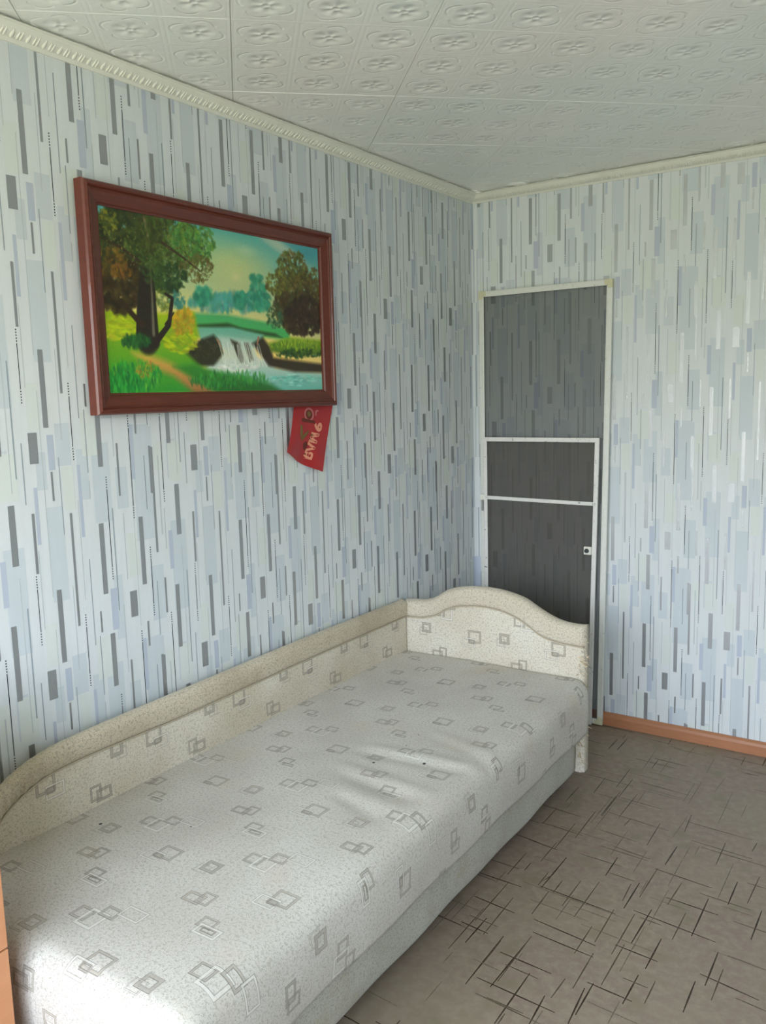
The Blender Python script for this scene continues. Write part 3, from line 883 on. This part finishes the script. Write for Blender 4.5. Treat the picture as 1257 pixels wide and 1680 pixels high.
# right bank
poly([(870, 770), (960, 745), (1095, 760), (1100, 820), (1000, 830), (880, 805)], (128, 156, 34), .95, (52, 84, 24), soft=4)
dabs(990, 780, 110, 22, 160, [(150, 172, 40), (96, 130, 30), (70, 110, 30)], (2, 5), .7, (1.2, 1.9), .4)
dabs(1000, 815, 100, 18, 90, [(34, 70, 26), (28, 50, 20)], (3, 6), .7)
# right trees
dabs(1000, 600, 100, 130, 420, [(58, 46, 24), (44, 40, 22), (70, 60, 26), (50, 56, 26)], (5, 11), .8)
dabs(975, 470, 66, 84, 300, [(72, 82, 32), (88, 96, 40), (60, 58, 26), (96, 82, 40)], (3, 7), .75)
dabs(905, 520, 42, 50, 120, [(110, 118, 48), (92, 92, 40), (74, 66, 30)], (3, 6), .7)
dabs(1030, 660, 90, 80, 240, [(34, 24, 14), (42, 32, 18), (52, 36, 22)], (5, 10), .8)
dabs(1070, 520, 34, 60, 90, [(86, 82, 38), (66, 54, 28)], (3, 6), .7)
dabs(900, 660, 36, 50, 90, [(44, 88, 60), (60, 70, 40)], (3, 7), .6)
# left ground
poly([(180, 620), (330, 640), (560, 640), (580, 740), (520, 800), (600, 880), (900, 970), (200, 975)], (150, 168, 24), 1, (40, 128, 42), soft=5)
dabs(270, 700, 110, 50, 160, [(168, 182, 30), (146, 166, 26), (178, 176, 50)], (4, 9), .6, (-.2, .3), .4)
dabs(500, 760, 70, 50, 110, [(172, 178, 24), (140, 158, 28), (120, 140, 30)], (4, 8), .6, (-.2, .5), .4)
dabs(515, 680, 46, 56, 140, [(176, 140, 34), (158, 128, 36), (140, 140, 40)], (3, 7), .7)
# path
poly([(300, 800), (380, 812), (470, 850), (560, 910), (650, 975), (560, 975), (470, 900), (400, 870), (330, 830)], (196, 160, 72), .95, (150, 96, 62), soft=7)
dabs(310, 900, 110, 60, 320, [(40, 140, 50), (28, 110, 44), (60, 156, 50), (90, 160, 50), (34, 100, 50)], (3, 8), .65, (1.2, 1.9), .35)
dabs(270, 930, 70, 40, 160, [(20, 96, 38), (26, 116, 44), (50, 150, 56)], (3, 8), .65, (1.3, 1.8), .3)
dabs(350, 865, 40, 40, 60, [(170, 90, 50), (160, 140, 40), (110, 130, 50)], (2, 4), .6, (1.2, 1.9), .4)
poly([(470, 860), (560, 850), (640, 880), (760, 900), (880, 940), (930, 972), (660, 972)], (48, 120, 40), .9, (30, 84, 32), soft=6)
dabs(700, 920, 170, 36, 220, [(40, 120, 46), (28, 90, 40), (64, 140, 56)], (3, 7), .6, (1.1, 2.0), .35)
# large left tree: dark mass, trunk, branches, leaves
stroke([(376, 250), (368, 400), (366, 520)], 7, 11, (40, 36, 26), .95)
stroke([(384, 260), (380, 400), (384, 520)], 1.5, 2.5, (120, 110, 80), .6)
dabs(290, 330, 150, 150, 520, [(36, 46, 22), (46, 58, 26), (60, 66, 30), (30, 36, 20)], (5, 12), .75)
dabs(250, 520, 90, 120, 330, [(50, 36, 18), (60, 50, 20), (36, 32, 18)], (4, 10), .75)
dabs(222, 425, 64, 62, 90, [(132, 98, 30), (112, 86, 30), (84, 74, 28), (60, 56, 26)], (3, 8), .5)
dabs(262, 470, 44, 34, 40, [(140, 92, 32), (90, 70, 28)], (3, 6), .45)
dabs(200, 260, 50, 50, 90, [(120, 116, 36), (96, 104, 40), (60, 72, 30)], (2, 5), .7)
dabs(440, 360, 160, 110, 620, [(52, 72, 30), (64, 88, 36), (44, 54, 26), (84, 96, 40)], (3, 8), .75)
dabs(560, 350, 90, 100, 420, [(58, 108, 52), (78, 124, 58), (100, 128, 52), (60, 92, 40)], (2, 6), .75)
dabs(570, 460, 72, 60, 200, [(86, 84, 40), (104, 92, 52), (70, 74, 36)], (2, 5), .7)
dabs(450, 500, 80, 60, 240, [(36, 60, 30), (30, 48, 26), (50, 76, 36)], (3, 7), .75)
dabs(430, 590, 44, 46, 60, [(110, 120, 40), (70, 96, 50)], (3, 6), .5)
dabs(490, 590, 34, 34, 60, [(44, 104, 96), (58, 118, 110)], (3, 6), .5)
stroke([(368, 480), (364, 600), (366, 760)], 12, 19, (36, 32, 24), .95)
stroke([(352, 720), (345, 765)], 6, 9, (36, 32, 24), .9); stroke([(384, 720), (400, 768)], 6, 8, (36, 32, 24), .9)
stroke([(380, 440), (386, 560), (391, 735)], 1.2, 3.2, (112, 106, 88), .30)
stroke([(360, 250), (374, 330)], 3, 2, (110, 100, 70), .6)
stroke([(440, 560), (470, 580), (455, 690), (395, 765)], 2, 5, (38, 30, 24), .95)
stroke([(475, 640), (440, 690)], 1.5, 2.5, (44, 34, 26), .9)
stroke([(255, 590), (300, 640), (345, 690)], 3, 5, (46, 34, 22), .9)
stroke([(400, 330), (500, 400), (590, 470)], 3, 1.2, (56, 44, 30), .8)
stroke([(180, 330), (260, 370), (340, 430)], 1.5, 3, (50, 40, 26), .8)
dabs(320, 755, 60, 22, 110, [(24, 60, 30), (30, 76, 34), (40, 90, 36)], (3, 7), .8, (1.0, 2.0), .5)
dabs(350, 340, 150, 110, 150, [(112, 112, 56), (130, 126, 70), (96, 110, 44)], (1.2, 2.6), .6)
dabs(470, 430, 110, 70, 110, [(140, 132, 84), (116, 110, 66), (96, 112, 48)], (1.2, 2.4), .6)
dabs(380, 300, 60, 90, 90, [(44, 54, 24), (66, 76, 34), (56, 60, 26)], (3, 8), .6)
dabs(400, 470, 50, 60, 70, [(44, 64, 30), (60, 84, 36)], (3, 7), .6)
lum = img.mean(2, keepdims=True); img = lum + (img - lum) * 1.10
img = np.clip((img - 60) * 1.10 + 70 + nr.normal(0, 5, img.shape), 0, 255)

cy0, cy1, cz0, cz1 = PY0 + .056, PY1 - .056, PZ0 + .056, PZ1 - .056
gx = np.linspace(cy0 + 1.70, cy1 + 1.70, CW); gz = np.linspace(cz1 - 1.53, cz0 - 1.53, CH)
GY, GZ = np.meshgrid(gx, gz)
vv = np.stack([np.full(GY.size, .0125), GY.ravel(), GZ.ravel()], 1)
idx = np.arange(CW * CH).reshape(CH, CW)
q = np.stack([idx[1:, :-1], idx[1:, 1:], idx[:-1, 1:], idx[:-1, :-1]], -1).reshape(-1, 4)
me = bpy.data.meshes.new('canvas')
me.vertices.add(len(vv)); me.vertices.foreach_set('co', vv.ravel())
me.loops.add(q.size); me.loops.foreach_set('vertex_index', q.ravel())
me.polygons.add(len(q)); me.polygons.foreach_set('loop_start', np.arange(0, q.size, 4))
me.update(calc_edges=True)
ca = me.color_attributes.new('paint', 'FLOAT_COLOR', 'POINT')
sr = img.reshape(-1, 3) / 255; ln = np.where(sr <= .04045, sr / 12.92, ((sr + .055) / 1.055) ** 2.4)
ca.data.foreach_set('color', np.concatenate([ln, np.ones((len(ln), 1))], 1).ravel())
m = NB('oil_paint')
at = m.n.new('ShaderNodeVertexColor'); at.layer_name = 'paint'
m.set(col=at.outputs[0], rough=.35, spec=.4)
m.bump(m.noise(m.coord(), 260, 3), .0008, .4)
me.materials.append(m.m)
cv = bpy.data.objects.new('canvas', me); COL.objects.link(cv); cv.parent = paint
from_bm('backing_board', box_bm(.004, .010, cy0 + 1.69, cy1 + 1.71, cz0 - 1.54, cz1 - 1.52), simple('fibreboard', (120, 96, 70), .9), parent=paint)

# ------------------------------------------------------------------ red pennant hanging from behind the frame
flag = empty('red_pennant', (.004, -1.30, 1.40), 0,
             'small red cloth pennant with gold lettering hanging from under the painting frame', 'flag')
m = NB('red_cloth'); n = m.noise(m.coord(), 300, 3); n0 = m.noise(m.coord(), 14, 2)
m.set(col=m.mixc(n0, lin(150, 16, 22), lin(182, 24, 28)), rough=.55, spec=.35, sheen=.2); m.bump(n, .0006, .5)
M_RED = m.m
TL, TR, BR, BL = Vector((-1.383, 1.529)), Vector((-1.157, 1.524)), Vector((-1.232, 1.284)), Vector((-1.440, 1.372))
def flag_pt(u, v, off=0.0):      # u across, v down
    top = TL.lerp(TR, u); bot = BL.lerp(BR, u)
    bot = bot + Vector((0, -.008 * math.sin(math.pi * u)))          # sagging hem
    p = top.lerp(bot, v)
    edge = -.016 * math.sin(math.pi * v) * (1 - u) * 0 + .006 * math.sin(math.pi * v) * (1 - u)
    x = .010 + .006 * math.sin(u * 5 + v * 2) * v + .004 * math.sin(u * 9 + 1) * v + off
    return (x, p.x + edge + 1.30, p.y - 1.40)
N = 24; V, F = [], []
for s_ in (0, 1):
    for j in range(N + 1):
        for i in range(N + 1):
            V.append(flag_pt(i / N, -.16 + 1.16 * j / N, -.0006 * s_))
o_ = (N + 1) ** 2
for j in range(N):
    for i in range(N):
        a = j * (N + 1) + i; F.append((a, a + N + 1, a + N + 2, a + 1)); F.append((a + o_, a + 1 + o_, a + N + 2 + o_, a + N + 1 + o_))
link_mesh('cloth', V, F, M_RED, parent=flag, smooth=True)
M_GOLD = simple('pale_gold_print', (226, 150, 120), .5, vary=.08)
M_KHAKI = simple('khaki_ribbon_print', (120, 96, 50), .6, vary=.12)
M_BRN = simple('brown_ribbon_print', (104, 40, 28), .6, vary=.12)
M_PINK = simple('pink_ring_print', (190, 112, 108), .5, vary=.1)
def on_flag(name, polys, mat, off, sub=1):
    V, F = [], []
    for P in polys:
        i = len(V); V += [flag_pt(u, v, off) for u, v in P]; F.append(tuple(range(i, i + len(P))))
    return link_mesh(name, V, F, mat, parent=flag)
# sheet coordinates from the photograph's crop of the pennant -> (u,v) on the cloth
FT = [np.array(q, float) for q in ((300, 110), (1190, 110), (935, 1610), (80, 1190))]
def uvf(x, y):
    u, v = .5, .5
    for _ in range(30):
        top = FT[0] * (1 - u) + FT[1] * u; bot = FT[3] * (1 - u) + FT[2] * u
        bot = bot + np.array([0, 44 * math.sin(math.pi * u)])
        p = top * (1 - v) + bot * v; e_ = np.array([x, y]) - p
        dv = bot - top; du = (FT[1] - FT[0]) * (1 - v) + (FT[2] - FT[3]) * v
        M_ = np.array([du, dv]).T; d_ = np.linalg.solve(M_, e_); u += d_[0] * .8; v += d_[1] * .8
    return u, v
def ringp(cx, cy, rx, ry, r0, r1, n=28):
    out = []
    for k in range(n):
        a, b = 2 * math.pi * k / n, 2 * math.pi * (k + 1) / n
        out.append([uvf(cx + rx * q * math.cos(t), cy + ry * q * math.sin(t)) for q, t in ((r0, a), (r1, a), (r1, b), (r0, b))])
    return out
on_flag('emblem', ringp(625, 285, 112, 165, .70, 1.0), M_PINK, .0008)
on_flag('emblem', ringp(625, 285, 112, 165, .05, .62), M_BRN, .0007)
on_flag('emblem', ringp(625, 270, 60, 85, .45, .72) + [[uvf(600, 240), uvf(650, 240), uvf(650, 330), uvf(600, 330)]], M_KHAKI, .0011)
K = lambda pts: [uvf(*p_) for p_ in pts]
on_flag('ribbon', [K([(400, 520), (450, 540), (470, 700), (440, 905), (395, 780)])], M_KHAKI, .0008)
on_flag('ribbon', [K([(440, 905), (470, 760), (610, 650), (620, 690), (540, 800)])], M_KHAKI, .0010)
on_flag('ribbon', [K([(460, 360), (760, 430), (760, 500), (440, 450)])], M_BRN, .0006)
on_flag('ribbon', [K([(480, 960), (560, 900), (600, 1000), (540, 1130), (490, 1080)])], M_BRN, .0007)
def lettering(txt, x0, y0, x1, y1, height, mat):
    """text laid along a line on the cloth; letter tops point to the right of the photo"""
    cu = bpy.data.curves.new('t', 'FONT'); cu.body = txt; cu.size = 1.0; cu.resolution_u = 3; cu.offset = .05
    to = bpy.data.objects.new('t', cu); COL.objects.link(to)
    dg = bpy.context.evaluated_depsgraph_get()
    me = bpy.data.meshes.new_from_object(to.evaluated_get(dg)); bpy.data.objects.remove(to); bpy.data.curves.remove(cu)
    xs = [v.co.x for v in me.vertices]; L = max(xs) - min(xs); mn = min(xs)
    zs = [v.co.y for v in me.vertices]; hmax = max(zs)
    d = np.array([x1 - x0, y1 - y0], float); upv = np.array([1.0, .22]) * height
    for v in me.vertices:
        t = (v.co.x - mn) / L; h_ = v.co.y / hmax
        q_ = np.array([x0, y0]) + d * t + upv * h_
        v.co = Vector(flag_pt(*uvf(*q_), .0010))
    me.materials.clear(); me.materials.append(mat); me.name = 'lettering'
    o = bpy.data.objects.new('lettering', me); COL.objects.link(o); o.parent = flag
lettering('9', 775, 450, 738, 665, 170, M_GOLD)
lettering('МАЯ', 690, 695, 505, 1300, 175, M_GOLD)
on_flag('lettering', [K([(770, 200), (830, 175), (860, 215), (825, 212), (800, 245), (790, 330), (770, 300)])], M_PINK, .0009)

# ------------------------------------------------------------------ insect screens leaning in the corner
m = NB('screen_frame_aluminium')
co = m.coord(); n = m.noise(co, 60, 3); nchip = m.noise(co, 45, 4, .7)
m.set(col=m.mixc(m.step(nchip, .66, .72), m.mixc(n, lin(210, 213, 206), lin(224, 226, 220)), lin(150, 148, 138)), rough=.38, spec=.5)
M_ALU = m.m
m = NB('chipped_screen_frame')
co = m.coord(); nchip = m.noise(co, 38, 5, .75); n = m.noise(co, 60, 3)
m.set(col=m.mixc(m.step(nchip, .60, .68), m.mixc(n, lin(212, 212, 208), lin(228, 226, 222)), lin(126, 120, 112)), rough=.42, spec=.5)
M_CHIP = m.m
M_YEL = simple('yellowed_corner_plastic', (206, 204, 170), .45)
M_WPL = simple('white_latch_plastic', (226, 226, 214), .4)
M_DK = simple('dark_seal', (52, 58, 58), .6)
def net_mat(name, rgb, alpha):
    m = NB(name)
    x, y, z = m.xyz(m.coord())
    # woven mesh: fine threads with their own tone, averaged by the material
    wv = m.n.new('ShaderNodeTexNoise'); wv.inputs['Scale'].default_value = 9.0
    m.l.new(m.coord(), wv.inputs['Vector'])
    n = m.noise(m.mapping(m.coord(), (3, 3, 160)), 1.0, 1.0)
    m.set(col=m.mixc(n, lin(*[c * .92 for c in rgb]), lin(*[min(255, c * 1.08) for c in rgb])), rough=.8, spec=.2)
    m.put(m.b.inputs['Alpha'], alpha)
    return m.m
NET1 = net_mat('grey_fibreglass_net', (84, 86, 84), .50)
NET2 = net_mat('dusty_fibreglass_net', (96, 92, 86), .52)

def bar_bm(p, q, w, t, off):
    """flat hollow-profile bar between two points of the screen plane (x,z), w wide, t deep, with raised lips"""
    P, Q = Vector((p[0], 0, p[1])), Vector((q[0], 0, q[1]))
    d = (Q - P).normalized(); n = Vector((0, 1, 0)).cross(d)
    pr = [(-w / 2, 0), (-w / 2, -t), (-w / 2 + .003, -t - .0015), (-w / 4, -t - .0015), (-w / 4, -t + .0005), (w / 4, -t + .0005), (w / 4, -t - .0015), (w / 2 - .003, -t - .0015), (w / 2, -t), (w / 2, 0)]
    bm = bmesh.new(); ra, rb = [], []
    for a, b in pr:
        ra.append(bm.verts.new(P + n * a + Vector((0, b + off, 0)))); rb.append(bm.verts.new(Q + n * a + Vector((0, b + off, 0))))
    k = len(pr)
    for i in range(k): bm.faces.new((ra[i], ra[(i + 1) % k], rb[(i + 1) % k], rb[i]))
    bm.faces.new(ra[::-1]); bm.faces.new(rb)
    return bm
def screen(name, label, corners, w, t, frame_mat, net, cross, lean, base, corner_mat, group=None):
    o = empty(name, base, 0, label, 'insect screen', group)
    o.rotation_euler = (lean, 0, 0)
    bl, br, tr, tl = corners          # outer corners in (x,z), local
    c = Vector(((bl[0] + tr[0]) / 2, (bl[1] + tr[1]) / 2))
    def inn(p, k=w / 2): return (p[0] + (k if p[0] < c.x else -k), p[1] + (k if p[1] < c.y else -k))
    BL, BR, TR_, TL_ = map(inn, (bl, br, tr, tl))
    for a, b in ((BL, BR), (BR, TR_), (TR_, TL_), (TL_, BL)):
        A_, B_ = Vector(a), Vector(b); d = (B_ - A_).normalized() * (w * .5 - .012)
        from_bm('frame_bar', bar_bm(tuple(A_ + Vector(d) * 0 + (B_ - A_).normalized() * (w / 2)), tuple(B_ - (B_ - A_).normalized() * (w / 2)), w, t, 0), frame_mat, parent=o)
    for p in (BL, BR, TR_, TL_):
        sx_, sz_ = (1 if p[0] < c.x else -1), (1 if p[1] < c.y else -1)
        bm = bmesh.new()
        h = w / 2
        L = [(-h, -h), (w * .9, -h), (w * .9, h - .0035), (h - .0035, h - .0035), (h - .0035, w * .9), (-h, w * .9)]
        va = [bm.verts.new((p[0] + sx_ * a, -t - .0030, p[1] + sz_ * b)) for a, b in L]
        vb = [bm.verts.new((p[0] + sx_ * a, .0008, p[1] + sz_ * b)) for a, b in L]
        bm.faces.new(va); bm.faces.new(vb[::-1])
        for i in range(6): bm.faces.new((va[i], va[(i + 1) % 6], vb[(i + 1) % 6], vb[i]))
        from_bm('corner_bracket', bm, corner_mat, parent=o)
    nb_ = [inn(p, w - .001) for p in (bl, br, tr, tl)]
    V = [(x, -t * .6, z) for x, z in nb_]
    link_mesh('net', V, [(0, 1, 2, 3)], net, parent=o)
    # rubber spline round the net
    for a, b in zip(nb_, nb_[1:] + nb_[:1]):
        from_bm('rubber_seal', bar_bm(a, b, .004, .003, -t * .6), M_DK, parent=o)
    for (a, b, cw) in cross:
        from_bm('crossbar', bar_bm(a, b, cw, t * .5, -t * .5), frame_mat, parent=o)
    return o
s1 = screen('balcony_door_screen', 'tall white-framed insect screen with grey net, reaching above head height in the corner',
            [(.052, .004), (.678, .004), (.700, 2.036), (.044, 2.036)], .026, .012, M_ALU, NET1, [], -.008, (0, -.028, .002), M_YEL)
s2 = screen('window_screen', 'shorter chipped white-framed insect screen with a crossbar, standing in front of the taller one',
            [(.080, .004), (.632, .004), (.655, 1.345), (.074, 1.345)], .021, .010, M_CHIP, NET2, [((.088, 1.052), (.640, 1.046), .017)], -.008, (0, -.050, .002), M_CHIP)
# plastic hook on the left bar and square latch with its round knob on the right
ho = from_bm('hook', box_bm(.056, .078, -.014, .0, 1.038, 1.066, .003), M_WPL, parent=s2)
from_bm('hook_tail', box_bm(.062, .070, -.010, -.002, .985, 1.037, .002), simple('dull_metal_clip', (150, 154, 150), .4, .6), parent=ho)
la = from_bm('latch', box_bm(.590, .626, -.020, -.004, .812, .850, .004), M_WPL, parent=s2)
bm = bmesh.new(); bmesh.ops.create_cone(bm, cap_ends=True, segments=20, radius1=.0105, radius2=.0095, depth=.008, matrix=Matrix.Translation((.606, -.0235, .831)) @ Matrix.Rotation(math.pi / 2, 4, 'X'))
from_bm('latch_button', bm, M_DK, parent=la)

# ------------------------------------------------------------------ chest of drawers at the foot of the bed
M_CHEST = wood('alder_chest_laminate', (188, 128, 88), (208, 148, 104), (3, 1.0, 9), .38, 5.0)
chest = empty('chest_of_drawers', (.0, -2.89, 0), 0, 'orange-brown wooden chest of drawers at the foot of the daybed', 'chest of drawers')
from_bm('carcass', box_bm(.024, .482, -.79, -.002, .0, .905, .002), M_CHEST, parent=chest)
from_bm('top', box_bm(.022, .505, -.80, .0, .907, .930, .003), M_CHEST, parent=chest)
M_KNOB = simple('brushed_knob', (150, 150, 146), .3, .9)
for z0, z1 in ((.072, .290), (.294, .504), (.508, .706), (.710, .901)):
    d = from_bm('drawer', box_bm(.4835, .500, -.786, -.001, z0, z1, .0015), M_CHEST, parent=chest)
    bm = bmesh.new(); bmesh.ops.create_cone(bm, cap_ends=True, segments=16, radius1=.008, radius2=.013, depth=.022, matrix=Matrix.Translation((.511, -.39, (z0 + z1) / 2)) @ Matrix.Rotation(math.pi / 2, 4, 'Y'))
    from_bm('knob', bm, M_KNOB, parent=d)
